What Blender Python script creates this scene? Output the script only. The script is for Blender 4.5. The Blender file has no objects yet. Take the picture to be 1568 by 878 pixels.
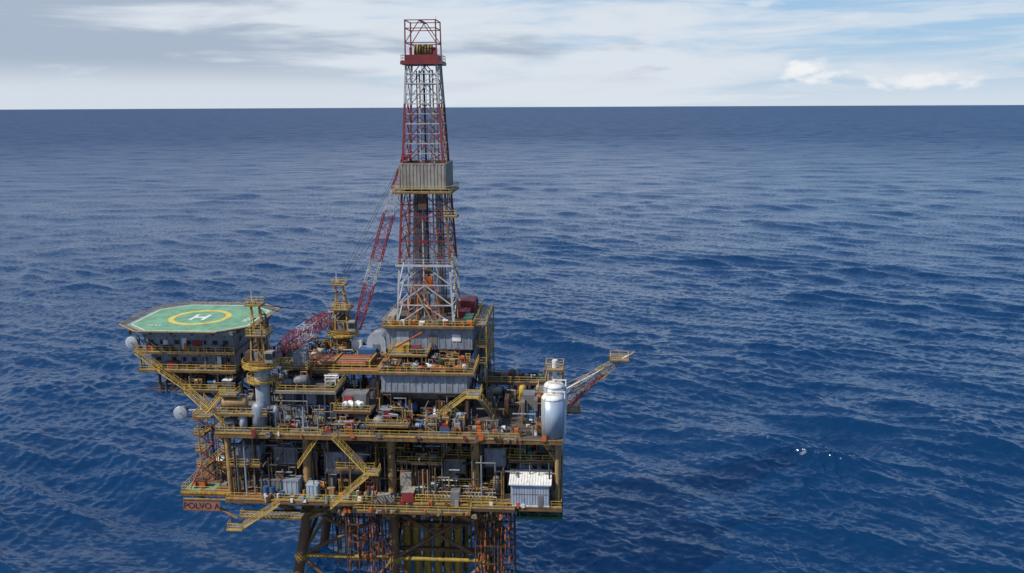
import bpy, math, random
import numpy as np
from mathutils import Vector, Matrix
random.seed(11)
U=random.uniform; RC=random.choice
sc=bpy.context.scene
sc.view_settings.view_transform='Standard'; sc.view_settings.look='None'; sc.view_settings.exposure=0

# ---------------------------------------------------------------- materials
MATS={}
def mat(name,col,rough=.6,metal=0.,rust=.25,dirt=.35,scale=.6,streak=True):
    m=bpy.data.materials.new(name); m.use_nodes=True; nt=m.node_tree; N=nt.nodes; L=nt.links
    b=N['Principled BSDF']; b.inputs['Roughness'].default_value=rough; b.inputs['Metallic'].default_value=metal
    if rust==0 and dirt==0:
        b.inputs['Base Color'].default_value=(*col,1); MATS[name]=m; return m
    geo=N.new('ShaderNodeNewGeometry')
    mp=N.new('ShaderNodeMapping'); mp.inputs['Scale'].default_value=(1,1,.3 if streak else 1)
    L.new(geo.outputs['Position'],mp.inputs['Vector'])
    n1=N.new('ShaderNodeTexNoise'); n1.inputs['Scale'].default_value=scale; n1.inputs['Detail'].default_value=3; n1.inputs['Roughness'].default_value=.65
    L.new(mp.outputs[0],n1.inputs['Vector'])
    n2=N.new('ShaderNodeTexNoise'); n2.inputs['Scale'].default_value=scale*2.7; n2.inputs['Detail'].default_value=3; n2.inputs['Roughness'].default_value=.7
    L.new(mp.outputs[0],n2.inputs['Vector'])
    r1=N.new('ShaderNodeMapRange'); r1.inputs['From Min'].default_value=.35; r1.inputs['From Max'].default_value=.7
    r1.inputs['To Min'].default_value=0; r1.inputs['To Max'].default_value=dirt
    L.new(n1.outputs['Fac'],r1.inputs['Value'])
    r2=N.new('ShaderNodeMapRange'); r2.inputs['From Min'].default_value=.50; r2.inputs['From Max'].default_value=.66
    r2.inputs['To Min'].default_value=0; r2.inputs['To Max'].default_value=rust
    L.new(n2.outputs['Fac'],r2.inputs['Value'])
    m1=N.new('ShaderNodeMixRGB'); m1.inputs[1].default_value=(*col,1); m1.inputs[2].default_value=(col[0]*.33,col[1]*.32,col[2]*.31,1)
    L.new(r1.outputs[0],m1.inputs[0])
    m2=N.new('ShaderNodeMixRGB'); m2.inputs[2].default_value=(.12,.045,.02,1)
    L.new(r2.outputs[0],m2.inputs[0]); L.new(m1.outputs[0],m2.inputs[1]); L.new(m2.outputs[0],b.inputs['Base Color'])
    MATS[name]=m; return m
mat('yellow',(.52,.33,.06),.55,0,.7,.6)
mat('must',(.20,.12,.042),.6,0,.8,.7)
mat('rail',(.66,.44,.08),.5,0,.5,.4)
mat('tan',(.38,.24,.10),.55,0,.6,.6)
mat('olive',(.36,.24,.035),.5,0,.7,.6)
mat('legbr',(.19,.10,.045),.65,0,.9,.6)
mat('clad',(.27,.315,.38),.5,.1,.5,.5)
mat('cladl',(.42,.48,.56),.45,.1,.3,.4)
mat('grey',(.18,.19,.20),.6,0,.6,.6)
mat('dark',(.028,.028,.032),.7,0,.3,.4)
mat('brown',(.085,.048,.03),.75,0,.7,.5)
mat('red',(.27,.03,.035),.5,0,.35,.5)
mat('derred',(.22,.028,.035),.5,0,.4,.5)
mat('white',(.78,.78,.76),.45,0,.3,.35)
mat('derwhite',(.44,.45,.48),.5,0,.45,.4)
mat('silver',(.36,.44,.54),.38,.2,.15,.35)
mat('orange',(.55,.13,.03),.5,0,.35,.4)
mat('green',(.17,.36,.22),.7,0,.35,.5,.3,False)
mat('dgreen',(.03,.14,.09),.6,0,.2,.4)
mat('blue',(.03,.11,.26),.5,0,.3,.4)
mat('deck',(.085,.078,.07),.8,0,.5,.5,.35,False)
mat('deckor',(.24,.10,.055),.8,0,.5,.5,.5,False)
mat('mark',(.80,.80,.76),.6,0,.2,.4,.6,False)
mat('markyel',(.70,.54,.08),.6,0,.25,.4,.6,False)
mat('glass',(.02,.03,.04),.1,0,0,0)
mat('signred',(.30,.13,.10),.6,0,.3,.3)
mat('letter',(.04,.02,.02),.6,0,0,0)
mat('beige',(.33,.31,.27),.6,0,.5,.5)

# ---------------------------------------------------------------- frame
CX,CY=-22.,12.; PHI=math.radians(-4)
RZ=Matrix.Rotation(PHI,4,'Z')
def Wp(p):
    v=RZ@Vector((p[0]-CX,p[1]-CY,0)); return Vector((v.x+CX,v.y+CY,p[2]))
def group(name,a):
    e=bpy.data.objects.new(name,None); e.empty_display_size=2
    sc.collection.objects.link(e); e.location=Wp(a); e.rotation_euler=(0,0,PHI); e['a']=a
    return e
class G:
    def __init__(s): s.v=[];s.f=[];s.m=[];s.s=[];s.names=[]
    def mi(s,m):
        if m not in s.names: s.names.append(m)
        return s.names.index(m)
    def add(s,vs,fs,m,smooth=False):
        o=len(s.v); s.v+= [tuple(v) for v in vs]; k=s.mi(m)
        for f in fs: s.f.append(tuple(i+o for i in f)); s.m.append(k); s.s.append(smooth)
    def bx(s,x0,x1,y0,y1,z0,z1,m):
        s.add([(x0,y0,z0),(x1,y0,z0),(x1,y1,z0),(x0,y1,z0),(x0,y0,z1),(x1,y0,z1),(x1,y1,z1),(x0,y1,z1)],
              [(0,3,2,1),(4,5,6,7),(0,1,5,4),(1,2,6,5),(2,3,7,6),(3,0,4,7)],m)
    def beam(s,p,q,w,m,h=None):
        p=Vector(p);q=Vector(q);h=h or w
        d=(q-p)
        if d.length<1e-4:return
        d.normalize(); up=Vector((0,0,1)) if abs(d.z)<.98 else Vector((0,1,0))
        a=d.cross(up).normalized(); b=a.cross(d); a*=w/2; b*=h/2
        s.add([p-a-b,p+a-b,p+a+b,p-a+b,q-a-b,q+a-b,q+a+b,q-a+b],[(0,3,2,1),(4,5,6,7),(0,1,5,4),(1,2,6,5),(2,3,7,6),(3,0,4,7)],m)
    def cyl(s,p,q,r,m,n=12,r2=None):
        p=Vector(p);q=Vector(q); r2=r if r2 is None else r2
        d=(q-p).normalized(); up=Vector((0,0,1)) if abs(d.z)<.98 else Vector((0,1,0))
        a=d.cross(up).normalized(); b=a.cross(d)
        vs=[]
        for (c,rr) in ((p,r),(q,r2)):
            for i in range(n):
                t=2*math.pi*i/n; vs.append(c+a*rr*math.cos(t)+b*rr*math.sin(t))
        s.add(vs,[(i,(i+1)%n,n+(i+1)%n,n+i) for i in range(n)],m,True)
        s.add(vs[:n],[tuple(range(n))[::-1]],m); s.add(vs[n:],[tuple(range(n))],m)
    def lathe(s,c,prof,m,n=20,axis='z'):
        vs=[]
        for (r,h) in prof:
            for i in range(n):
                t=2*math.pi*i/n
                if axis=='z': vs.append((c[0]+r*math.cos(t),c[1]+r*math.sin(t),c[2]+h))
                elif axis=='x': vs.append((c[0]+h,c[1]+r*math.cos(t),c[2]+r*math.sin(t)))
                else: vs.append((c[0]+r*math.cos(t),c[1]-h,c[2]+r*math.sin(t)))
        fs=[]
        for k in range(len(prof)-1):
            for i in range(n): fs.append((k*n+i,k*n+(i+1)%n,(k+1)*n+(i+1)%n,(k+1)*n+i))
        fs.append(tuple(range(n))[::-1]); fs.append(tuple((len(prof)-1)*n+i for i in range(n)))
        s.add(vs,fs,m,True)
    def sph(s,c,r,m):
        s.lathe(c,[(r*math.sin(math.pi*k/8)+.001,-r*math.cos(math.pi*k/8)) for k in range(9)],m,12)
    def rail(s,pts,m='rail',h=1.1,t=.065,step=1.8,closed=False,toe=True):
        P=[Vector(p) for p in pts]
        if closed:P.append(P[0])
        for a,b in zip(P,P[1:]):
            L=(b-a).length; n=max(1,int(round(L/step)))
            s.beam(a+Vector((0,0,h)),b+Vector((0,0,h)),t,m)
            s.beam(a+Vector((0,0,h*.55)),b+Vector((0,0,h*.55)),t*.8,m)
            if toe: s.beam(a+Vector((0,0,.1)),b+Vector((0,0,.1)),.03,m,.12)
            for i in range(n+1):
                c=a+(b-a)*i/n; s.beam(c,c+Vector((0,0,h)),t,m)
    def stair(s,p,q,w=1.0,m='rail'):
        p=Vector(p);q=Vector(q)
        if p.z<q.z:p,q=q,p
        d=q-p; hd=Vector((d.x,d.y,0)).normalized(); sd=Vector((-hd.y,hd.x,0))*w/2
        for sg in (1,-1):
            s.beam(p+sd*sg,q+sd*sg,.08,m,.2)
            s.beam(p+sd*sg+Vector((0,0,1)),q+sd*sg+Vector((0,0,1)),.065,m)
            s.beam(p+sd*sg+Vector((0,0,.55)),q+sd*sg+Vector((0,0,.55)),.05,m)
            n=max(2,int(d.length/1.5))
            for i in range(n+1):
                c=p+d*i/n+sd*sg; s.beam(c,c+Vector((0,0,1)),.06,m)
        n=max(3,int(abs(d.z)/.3))
        for i in range(n):
            c=p+d*(i+.5)/n; s.beam(c-sd,c+sd,.26,'grey',.04)
    def deck(s,x0,x1,y0,y1,z,top='deck',fas='tan',fd=.7,rails='fblr',under='brown',j=3.,rm='rail'):
        s.bx(x0,x1,y0,y1,z-.12,z,top)
        e=.15
        s.bx(x0-e,x1+e,y0-e,y0-.003,z-fd,z+.05,fas); s.bx(x0-e,x1+e,y1+.003,y1+e,z-fd,z+.05,fas)
        s.bx(x0-e,x0-.003,y0,y1,z-fd,z+.05,fas); s.bx(x1+.003,x1+e,y0,y1,z-fd,z+.05,fas)
        n=max(1,int((x1-x0)/j))
        for i in range(1,n):
            x=x0+(x1-x0)*i/n; s.bx(x-.12,x+.12,y0+.02,y1-.02,z-fd*.9,z-.124,under)
        n=max(1,int((y1-y0)/6.))
        for i in range(1,n):
            y=y0+(y1-y0)*i/n; s.bx(x0+.02,x1-.02,y-.15,y+.15,z-fd*.97,z-.128,under)
        z+=.05
        if 'f' in rails: s.rail([(x0,y0,z),(x1,y0,z)],rm)
        if 'b' in rails: s.rail([(x0,y1,z),(x1,y1,z)],rm)
        if 'l' in rails: s.rail([(x0,y0,z),(x0,y1,z)],rm)
        if 'r' in rails: s.rail([(x1,y0,z),(x1,y1,z)],rm)
    def clad(s,x0,x1,y0,y1,z0,z1,m='clad',rib=.9,trim='grey'):
        s.bx(x0,x1,y0,y1,z0,z1,m)
        n=max(1,int((x1-x0)/rib))
        for i in range(n):
            x=x0+(i+.5)*(x1-x0)/n
            for y in (y0-.08,y1+.003): s.bx(x-.17,x+.17,y,y+.077,z0+.1,z1-.1,m)
        n=max(1,int((y1-y0)/rib))
        for i in range(n):
            y=y0+(i+.5)*(y1-y0)/n
            for x in (x0-.08,x1+.003): s.bx(x,x+.077,y-.17,y+.17,z0+.1,z1-.1,m)
        for z in (z0,z1): s.bx(x0-.1,x1+.1,y0-.1,y1+.1,z-.1,z+.12,trim)
    def boom(s,p,q,w0,wm,w1,n,cols,band=3,t=.2):
        p=Vector(p);q=Vector(q); d=(q-p); up=Vector((0,0,1)); dn=d.normalized()
        a=dn.cross(up).normalized(); b=a.cross(dn)
        def sec(k):
            f=k/n; w=w0+(wm-w0)*min(1,f/.2) if f<.5 else w1+(wm-w1)*min(1,(1-f)/.3)
            c=p+d*f; return [c+a*w/2*i+b*w/2*j for i,j in((-1,-1),(1,-1),(1,1),(-1,1))]
        for k in range(n):
            m=cols[(k//band)%len(cols)]; A=sec(k);B=sec(k+1)
            for i in range(4):
                s.beam(A[i],B[i],t,m); s.beam(A[i],A[(i+1)%4],t*.5,m)
                s.beam(A[i] if k%2 else A[(i+1)%4],B[(i+1)%4] if k%2 else B[i],t*.5,m)
    def xbrace(s,p0,p1,z0,z1,t,m):
        s.beam((p0[0],p0[1],z0),(p1[0],p1[1],z1),t,m); s.beam((p1[0],p1[1],z0),(p0[0],p0[1],z1),t,m)
    def done(s,name,par):
        me=bpy.data.meshes.new(name); a=par['a']
        me.from_pydata([(v[0]-a[0],v[1]-a[1],v[2]-a[2]) for v in s.v],[],s.f)
        for n in s.names: me.materials.append(MATS[n])
        me.polygons.foreach_set('material_index',s.m); me.polygons.foreach_set('use_smooth',s.s)
        me.update(); ob=bpy.data.objects.new(name,me); sc.collection.objects.link(ob); ob.parent=par
        return ob
PAL=['grey']*5+['clad']*5+['tan']*3+['brown']*5+['dark']*4+['must']*2+['cladl','white','yellow','red','orange','blue','beige','beige','dgreen','deckor']
def pipe(g,pts,r,m,n=8):
    for a,b in zip(pts,pts[1:]):
        g.cyl(a,b,r,m,n)
    for p in pts[1:-1]: g.sph(p,r*1.12,m)
def equip(g,x,y,z,sx,sy,h,kind=None,m=None):
    m=m or RC(PAL); k=kind if kind is not None else random.randrange(7)
    z+=.01; jj=U(0,.02)
    if k==0:
        r=min(h*.35,sy*.45,1.3); c=(x,y,z+h*.4+r*.5); Lh=sx*.45
        g.lathe(c,[(.05,-Lh-r*.4),(r*.7,-Lh-r*.25),(r,-Lh),(r,Lh),(r*.7,Lh+r*.25),(.05,Lh+r*.4)],m,14,'x')
        for dx in(-.6,.6): g.bx(x+dx*Lh-.15,x+dx*Lh+.15,y-r*.8,y+r*.8,z,c[2]-r*.3,'grey')
        pipe(g,[(x,y,c[2]+r*.9),(x,y,c[2]+r+.6),(x+Lh,y,c[2]+r+.6),(x+Lh+.5,y,z)],.1,RC(['tan','grey','brown']))
    elif k==1:
        r=min(sx,sy)*.32
        g.lathe((x,y,z),[(r*.9,0),(r*.9,.3),(r,.31),(r,h*.85),(r*.75,h*.96),(.05,h)],m,14)
        pipe(g,[(x,y,z+h),(x,y,z+h+.5),(x+r+.4,y,z+h+.5),(x+r+.4,y,z)],.1,RC(['tan','grey','brown']))
        g.rail([(x-r-.3,y-r-.3,z+h*.6),(x+r+.3,y-r-.3,z+h*.6)],h=.9,toe=False)
    elif k==2:
        g.bx(x-sx*.42,x+sx*.42,y-sy*.4,y+sy*.4,z+.15,z+h*.8+jj,m)
        g.bx(x-sx*.45,x+sx*.45,y-sy*.43,y+sy*.43,z+h*.8+jj,z+h*.8+.12+jj,RC(['grey','white','cladl','brown','clad']))
        g.bx(x-sx*.3,x-sx*.05,y-sy*.4-.04,y-sy*.4+.02,z+.3,z+h*.65,RC(['dark','grey','cladl']))
        g.bx(x-sx*.45,x+sx*.45,y-sy*.43,y+sy*.43,z,z+.149,'dark')
        g.cyl((x+sx*.2,y,z+h*.8),(x+sx*.2,y,z+h*.8+.7),.2,'grey',8)
    elif k==3:
        g.bx(x-sx*.45,x+sx*.45,y-sy*.4,y+sy*.4,z,z+.3,RC(['grey','must','brown']))
        g.cyl((x-sx*.35,y,z+.9),(x+sx*.05,y,z+.9),.45,RC(['blue','grey','dgreen','clad','red']),12)
        g.cyl((x+sx*.12,y,z+.9),(x+sx*.3,y,z+.9),.6,m,12)
        pipe(g,[(x+sx*.3,y,z+.9),(x+sx*.42,y,z+.9),(x+sx*.42,y,z+h),(x-sx*.3,y+.3,z+h)],.14,m)
    elif k==4:
        a,b=sx*.42,sy*.42
        for i in(-1,1):
            for j in(-1,1): g.beam((x+i*a,y+j*b,z),(x+i*a,y+j*b,z+h),.14,m)
            for zz in(z+h*.5,z+h):
                g.beam((x-a,y+i*b,zz),(x+a,y+i*b,zz),.13,m); g.beam((x+i*a,y-b,zz-.01),(x+i*a,y+b,zz-.01),.12,m)
        for i in range(5):
            yy=y+U(-b,b); zz=z+RC([h*.5,h])+.2; g.cyl((x-a-.3,yy,zz),(x+a+.3,yy,zz),U(.06,.16),RC(PAL),8)
        g.bx(x-a*.7,x+a*.6,y-b*.6,y+b*.6,z,z+h*.42,RC(PAL))
    elif k==5:
        for i in range(5):
            xx=x+U(-.4,.4)*sx; yy=y+U(-.4,.4)*sy; zz=z+h*U(.5,1)
            pipe(g,[(xx,yy,z),(xx,yy,zz),(xx+U(-1,1),yy,zz),(xx+U(-1,1),yy+.5,z)],U(.06,.16),RC(PAL))
        g.bx(x-sx*.25,x+sx*.25,y-sy*.2,y+sy*.2,z,z+h*.4,m)
    else:
        g.bx(x-sx*.4,x+sx*.4,y-sy*.35,y+sy*.35,z,z+h*.35,m)
        g.bx(x-sx*.22,x+sx*.3,y-sy*.3,y+sy*.3,z+h*.35,z+h*.62,RC(PAL))
        g.cyl((x-sx*.3,y,z+h*.35),(x-sx*.3,y,z+h*.9),.25,RC(PAL),10)
        g.beam((x+sx*.1,y-.2,z+h*.6),(x+sx*.1,y-.2,z+h),.08,'rail')
def fill(g,x0,x1,y0,y1,z,cell,h0,h1,dens=.8,skip=None):
    nx=max(1,int((x1-x0)/cell)); ny=max(1,int((y1-y0)/cell)); cx=(x1-x0)/nx; cy=(y1-y0)/ny
    for i in range(nx):
        for j in range(ny):
            if random.random()>dens: continue
            x=x0+(i+.5)*cx+U(-.15,.15)*cell; y=y0+(j+.5)*cy+U(-.15,.15)*cell
            equip(g,x,y,z,cx*U(.7,1),cy*U(.7,1),U(h0,h1))
def tangle(g,x0,x1,y0,y1,z0,z1,n,pal=('brown','dark','tan','grey','grey','must','clad'),L=(2,5)):
    for i in range(n):
        x=U(x0,x1);y=U(y0,y1);z=U(z0,z1);r=U(.05,.16);m=RC(pal);k=random.random()
        if k<.5: g.cyl((x,y,z0),(x,y,z),r,m,6)
        elif k<.75:
            x2=min(x1,x+U(*L)); g.cyl((x,y,z),(x2,y,z),r,m,6); g.cyl((x2,y,z),(x2,y,max(z0,z-U(1,4))),r,m,6); g.sph((x2,y,z),r*1.2,m)
        elif k<.9: g.cyl((x,y0,z),(x,y,z),r,m,6)
        else: g.beam((x,y,z),(min(x1,x+U(1,3)),y,max(z0,z-U(1,3))),.12,m)

ZL,ZU=21.,33.5
# ================================================================= OIL PLATFORM
plat=group('oil_platform',(CX,CY,0))
g=G()
LX=[-36.8,-21.4,-6.3]
def legx(x,z): return x+(x-LX[1])*.012*(20-z)
for yy,s in((4.,-1),(21.,1)):
    lm='legbr' if s<0 else 'brown'
    for x in LX:
        g.cyl((legx(x,-6),yy+s*1.3,-6),(x,yy,ZL-1),.95,'legbr',16); g.cyl((legx(x,17),yy,16),(x,yy,ZU-.3),.8,'tan',16)
        for zz in(8.,17.2): g.cyl((legx(x,zz),yy+s*.6*(20-zz)/20,zz-.5),(legx(x,zz),yy+s*.6*(20-zz)/20,zz+.5),1.2,'olive',16)
    for z in(-1.5,8.2,17.4):
        g.cyl((legx(LX[0],z),yy+s*.5,z),(legx(LX[2],z),yy+s*.5,z),.42,'olive' if z>8 else 'brown',10)
    for a,b in((0,1),(1,2)):
        g.cyl((legx(LX[a],8),yy+s*.6,8.2),(LX[b],yy+s*.1,17.4),.36,lm,10); g.cyl((legx(LX[b],8),yy+s*.6,8.2),(LX[a],yy+s*.1,17.4),.36,lm,10)
        mx=(LX[a]+LX[b])/2
        g.cyl((mx,yy+s*.9,-1),(legx(LX[a],8),yy+s*.6,8.2),.36,lm,10); g.cyl((mx,yy+s*.9,-1),(legx(LX[b],8),yy+s*.6,8.2),.36,lm,10)
for x in LX:
    for z in(8.2,17.4): g.cyl((legx(x,z),4,z),(legx(x,z),21,z),.4,'olive',10)
    g.cyl((legx(x,8),4,8.2),(x,21,17.4),.36,'brown',10); g.cyl((legx(x,-2),21,-1),(legx(x,8),4,8.2),.36,'brown',10)
for x0,x1 in((-36.8,-44.5),(-36.8,-29.),(-6.3,2.),(-21.4,-27),(-6.3,-13)):
    g.cyl((x0,3.6,15.8),(x1,2.2,ZL-1.1),.5,'tan',12); g.cyl((x0,21.5,15.8),(x1,22.,ZL-1.1),.45,'brown',12)
g.done('jacket',plat)
g=G()
for i in range(6):
    x=-19.6+i*1.95
    g.cyl((x,6.4,-6),(x,6.4,ZL-1),.74,'olive',14); g.cyl((x,6.4,13),(x,6.4,13.4),.95,'tan',14)
    g.cyl((x+.5,13.5,-6),(x+.5,13.5,ZL-1),.6,'olive',14)
g.beam((-23,5.2,9.3),(-5,5.2,9.3),.7,'legbr',.6); g.beam((-23,5.1,14.8),(-5,5.1,14.8),.3,'brown',.3)
g.done('conductors',plat)
g=G()
def hose(x,y,z0,z1,sag=0):
    z=z0; 
    while z>z1:
        L=U(.4,1.1); dx=U(-.06,.06)
        g.cyl((x,y,z),(x+dx,y,z-L),.08 if random.random()<.65 else .18,RC(['dark','brown','brown','dark','orange','orange','dark','orange']),6); x+=dx; z-=L
for i in range(13): hose(-29+i*.5+U(-.2,.2),U(-.6,3.5),ZL-1,U(1,9))
for i in range(16): hose(-5.6+i*.4+U(-.15,.15),U(-.8,3.),ZL-.5,U(1,10))
for i in range(8): hose(-20+i*1.9,U(0,3),ZL-1,U(15,18))
for x0,x1 in((-29.5,-23),(-6,1)):
    for z in(16,12.5,9): g.beam((x0,1,z),(x1,1,z),.2,'brown'); g.beam((x0,4,z-.1),(x1,4,z-.1),.2,'brown')
    for x in(x0,x1): g.beam((x,1,6),(x,1,ZL-1),.22,'brown'); g.beam((x,4,6),(x,4,ZL-1),.22,'brown')
for i in range(60):
    x=U(-35,-1); y=U(7,20); g.cyl((x,y,U(2,12)),(x+U(-1,1),y,ZL-1),U(.08,.26),RC(['brown','dark','olive','must']),7)
for i in range(22):
    z=U(16,19.4); y=U(1,12); x=U(-36,-8); g.beam((x,y,z),(x+U(4,10),y,z+U(-.5,.5)),U(.12,.28),RC(['brown','dark','must']))
g.done('riser_hoses',plat)
# ---- lower deck
g=G()
g.deck(-51.,9.4,0,25,ZL,'deck','must',.8,'blr')
g.rail([(-51,0,ZL),(-44.5,0,ZL)]); g.rail([(-42,0,ZL),(9.4,0,ZL)])
g.bx(-51.1,9.5,-.5,-.16,ZL-.72,ZL-.6,'brown'); g.bx(-51.1,9.5,-.24,-.16,ZL-.15,ZL+.07,'tan')
g.bx(-38.,-27.5,.1,2.6,ZL+.004,ZL+.03,'green'); g.bx(-50.8,-44,.2,4,ZL+.004,ZL+.03,'deckor'); g.bx(-24,-10,.2,5,ZL+.004,ZL+.03,'beige')
g.deck(-27,-6.5,-2.2,-.3,ZL-.6,'deck','must',.35,'fr')
g.deck(-6.3,1.2,-1.6,-.3,ZL+.1,'deck','brown',.5,'f')
for x in np.arange(-26,0,2.2): g.beam((x,-2,ZL-1.),(x,0,ZL-2.4),.14,'must')
g.deck(-60.2,-51.2,2.,16,ZL,'deckor','must',.7,'flb')
g.bx(-60.3,-51.1,1.76,1.84,ZL-.2,ZL+.07,'yellow')
g.add([(-60.1,3,ZL+.06),(-57,2.1,ZL+.06),(-57,6,ZL+.06),(-60.1,8,ZL+.06)],[(0,1,2,3)],'green')
g.bx(-56.4,-54.4,3,6,ZL+.01,ZL+.04,'green')
for y in(4,12): g.cyl((-59.5,y,ZL-.7),(-51,y,ZL-6),.28,'tan',8)
g.deck(-48,-37,-1.5,1,ZL-2.8,'grey','must',.3,'fl')
g.stair((-40.6,-2.1,ZL),(-47.4,-2.1,ZL-4.6),1.1); g.deck(-50,-47.4,-2.9,-1.2,ZL-4.6,'grey','yellow',.2,'fl')
g.deck(1.5,9.5,1,8,ZL-2.6,'dgreen','dgreen',.4,'fr',rm='dgreen')
for x in(2,5.5,9): g.beam((x,1,ZL-3),(x,1,ZL-.9),.16,'dgreen'); 
for x in np.arange(-50,9,2.5): g.beam((x,-.3,ZL-.9),(x+1.2,2,ZL-2.4),.14,RC(['brown','must']))
tangle(g,-50,9,.5,8,ZL-3.6,ZL-.9,70,L=(3,14))
# lockers, lifebuoys and lamps hung on the two front edges
for i in range(46):
    x=U(-50,9); z=RC([ZL,ZU]); c=RC(['grey','brown','dark','orange','beige','must','clad','red','white']); s_=U(.25,.8)
    g.bx(x,x+s_,-.42,-.26,z-U(.1,.5),z+U(.2,1.0),c)
g.done('cellar_deck',plat)
# ---- upper deck + columns
g=G()
g.deck(-52.,9.4,0,26,ZU,'deck','must',.85,'bl')
g.bx(-52.1,9.5,-.24,-.16,ZU-.12,ZU+.07,'tan')
g.rail([(-52,0,ZU),(-33,0,ZU)]); g.rail([(-29.5,0,ZU),(2,0,ZU)]); g.rail([(9.4,4,ZU),(9.4,26,ZU)])
for x in(-50.8,8.7):
    for y in(2,12,22.5): g.cyl((x,y,ZL),(x,y,ZU-.2),.5,'tan',12)
for x in(-44,-29,-14,1.5):
    for y in(12,22.5): g.bx(x-.3,x+.3,y-.3,y+.3,ZL,ZU-.2,'brown')
g.deck(-50.,8.8,7,25,27.2,'deck','brown',.6,'f')
g.deck(-31,-24,1.5,7,26.6,'deck','must',.35,'flr')
g.deck(-50.5,-45,1.5,6.8,26.8,'deck','must',.35,'fl')
g.deck(-20,-12,2.5,6.9,27.6,'deck','brown',.35,'flr'); g.deck(0,8,3,6.9,28.2,'deck','brown',.35,'fl')
for x0,x1,m in((-50,-38,'grey'),(-38,-24,'dark'),(-24,-8,'dark'),(-8,8,'dark')):  # backing walls added to darken the see-through space between the decks
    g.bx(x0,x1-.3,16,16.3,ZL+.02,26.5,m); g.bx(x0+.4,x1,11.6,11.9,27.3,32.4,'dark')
for i in range(16):
    y=U(3.5,9); z=U(29.6,32.5); x0=U(-51,-15); x1=min(9,x0+U(6,20)); g.cyl((x0,y,z),(x1,y,z),U(.06,.24),RC(['grey','brown','brown','dark','clad','must','grey']),8)
for i in range(170):
    x=U(-50,8); y=U(.8,10); z0=RC([ZL,ZL,27.2]) if y>7 else ZL; g.cyl((x,y,z0),(x,y,U(24,32.6)),U(.05,.2),RC(['grey','tan','brown','dark','must','brown','dark','clad']),6)
for i in range(30):
    x=U(-50,7); z=U(24,30); y=U(1,6); g.cyl((x,y,z),(x+U(1,5),y,z),U(.06,.18),RC(PAL),7)
tangle(g,-50,9,1,9,ZL,32,170)
g.done('main_deck',plat)
g=G()
g.stair((-30.6,-.9,ZU),(-25.0,-.9,27.2),1.2); g.deck(-25,-22.6,-1.9,.2,27.2,'grey','yellow',.25,'fr')
g.stair((-24.0,-2.4,27.2),(-31,-2.4,ZL),1.3)
g.stair((-33,.8,ZU),(-37.6,.8,ZL+6),1.); g.stair((-7.4,5,39.6),(-14.2,5,34.2),1.2)
g.deck(-7.4,-5.2,4,8,39.6,'grey','yellow',.25,'fr'); g.stair((-5,3,39.6),(-3,9,ZU),1.)
g.stair((5,3,ZU),(8.6,3,28),1.)
g.done('stairs',plat)
# ---- lower-deck equipment
g=G()
fill(g,-50,8.5,10,15.5,ZL+.02,2.6,2,5.2,.95)
fill(g,-43,-1,2.8,10,ZL+.03,2.3,1.4,4.4,.9)
fill(g,-49.5,8.5,7.6,11.4,27.22,1.9,1.8,4.6,1.)
fill(g,-19.6,-12.4,3,6.5,27.62,2.2,1.6,3,.9); fill(g,.4,7.6,3.2,6.5,28.22,2.2,1.4,3,.9)
g.clad(-33.6,-26.5,3.5,7.5,24.8,28.8,'clad',.7,'grey')
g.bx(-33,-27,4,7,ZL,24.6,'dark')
g.clad(-49.4,-45.4,3,6,26.9,30,'clad',.7,'grey'); g.clad(-43.4,-39,4.5,8,26.,29.,'grey',.8,'clad'); g.bx(-43,-39.4,5,7.8,ZL,25.8,'brown')
g.clad(-45.5,-41,2.2,4.6,ZL+.1,ZL+2.6,'grey',.7)
g.clad(-4.6,-.8,5.4,8,26.,29.4,'clad',.7,'grey'); g.bx(-4.4,-1,5.6,7.8,ZL,25.8,'dark'); g.clad(-11.8,-8.2,5.8,8,24.4,26.9,'grey',.7,'tan')
g.lathe((-24.6,5,ZL),[(1.,0),(1.,4.6),(.7,5.2),(.05,5.5)],'grey',16); g.lathe((2.4,6.2,ZL),[(1.1,0),(1.1,5),(.8,5.6),(.05,6)],'clad',16)
for x in(-44.,-42.8): g.cyl((x,1.2,ZL+.1),(x,1.2,ZL+1.9),.5,'blue',12)
g.clad(-40.9,-38.2,1.6,4,ZL+.2,ZL+2.8,'cladl',.8,'clad'); g.clad(-36.4,-34.4,.8,2.6,ZL+.2,ZL+2.5,'cladl',.6,'cladl')
g.bx(-18.9,-16.8,-.1,2.2,ZL+.1,ZL+2.0,'red'); g.bx(-19,-16.7,-.15,2.3,ZL+2.0,ZL+2.15,'beige')
g.bx(-23.5,-20.2,-.1,1.5,ZL+.06,ZL+1.2,'beige'); g.bx(-19.6,-17.6,2.4,4.5,ZL+1.,ZL+4.6,'beige')
g.bx(-33,-31.5,1,2.2,ZL+.04,ZL+1.7,'tan'); g.bx(-10.2,-8.6,-.1,1.8,ZL+.1,ZL+2.3,'grey')
for i in range(22):
    x=-15.9+i*.62
    if -10.6<x<-8.2: continue
    for y in(.4,1.8,3.2):
        g.cyl((x,y,ZL+.03),(x,y,ZL+U(1.2,2.)),.08,RC(['yellow','silver','brown','beige']),7); g.sph((x,y,ZL+1.3),.2,RC(['silver','white','yellow','orange','beige','brown']))
for y in(.2,1.6,3.,4.2):
    for z in(.7,1.6): g.cyl((-16.2,y,ZL+z),(-2.2,y,ZL+z),.1,RC(['silver','must','beige','tan']),8)
g.rail([(-16.4,-.05,ZL+.6),(-2,-.05,ZL+.6)]); g.rail([(-16.4,4.6,ZL+1.2),(-2,4.6,ZL+1.2)])
g.bx(-13,-9.5,4.,6,ZL+2.6,ZL+2.8,'white')
for x in(-12.8,-9.7): g.bx(x-.1,x+.1,4.2,5.8,ZL,ZL+2.6,'grey')
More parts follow.
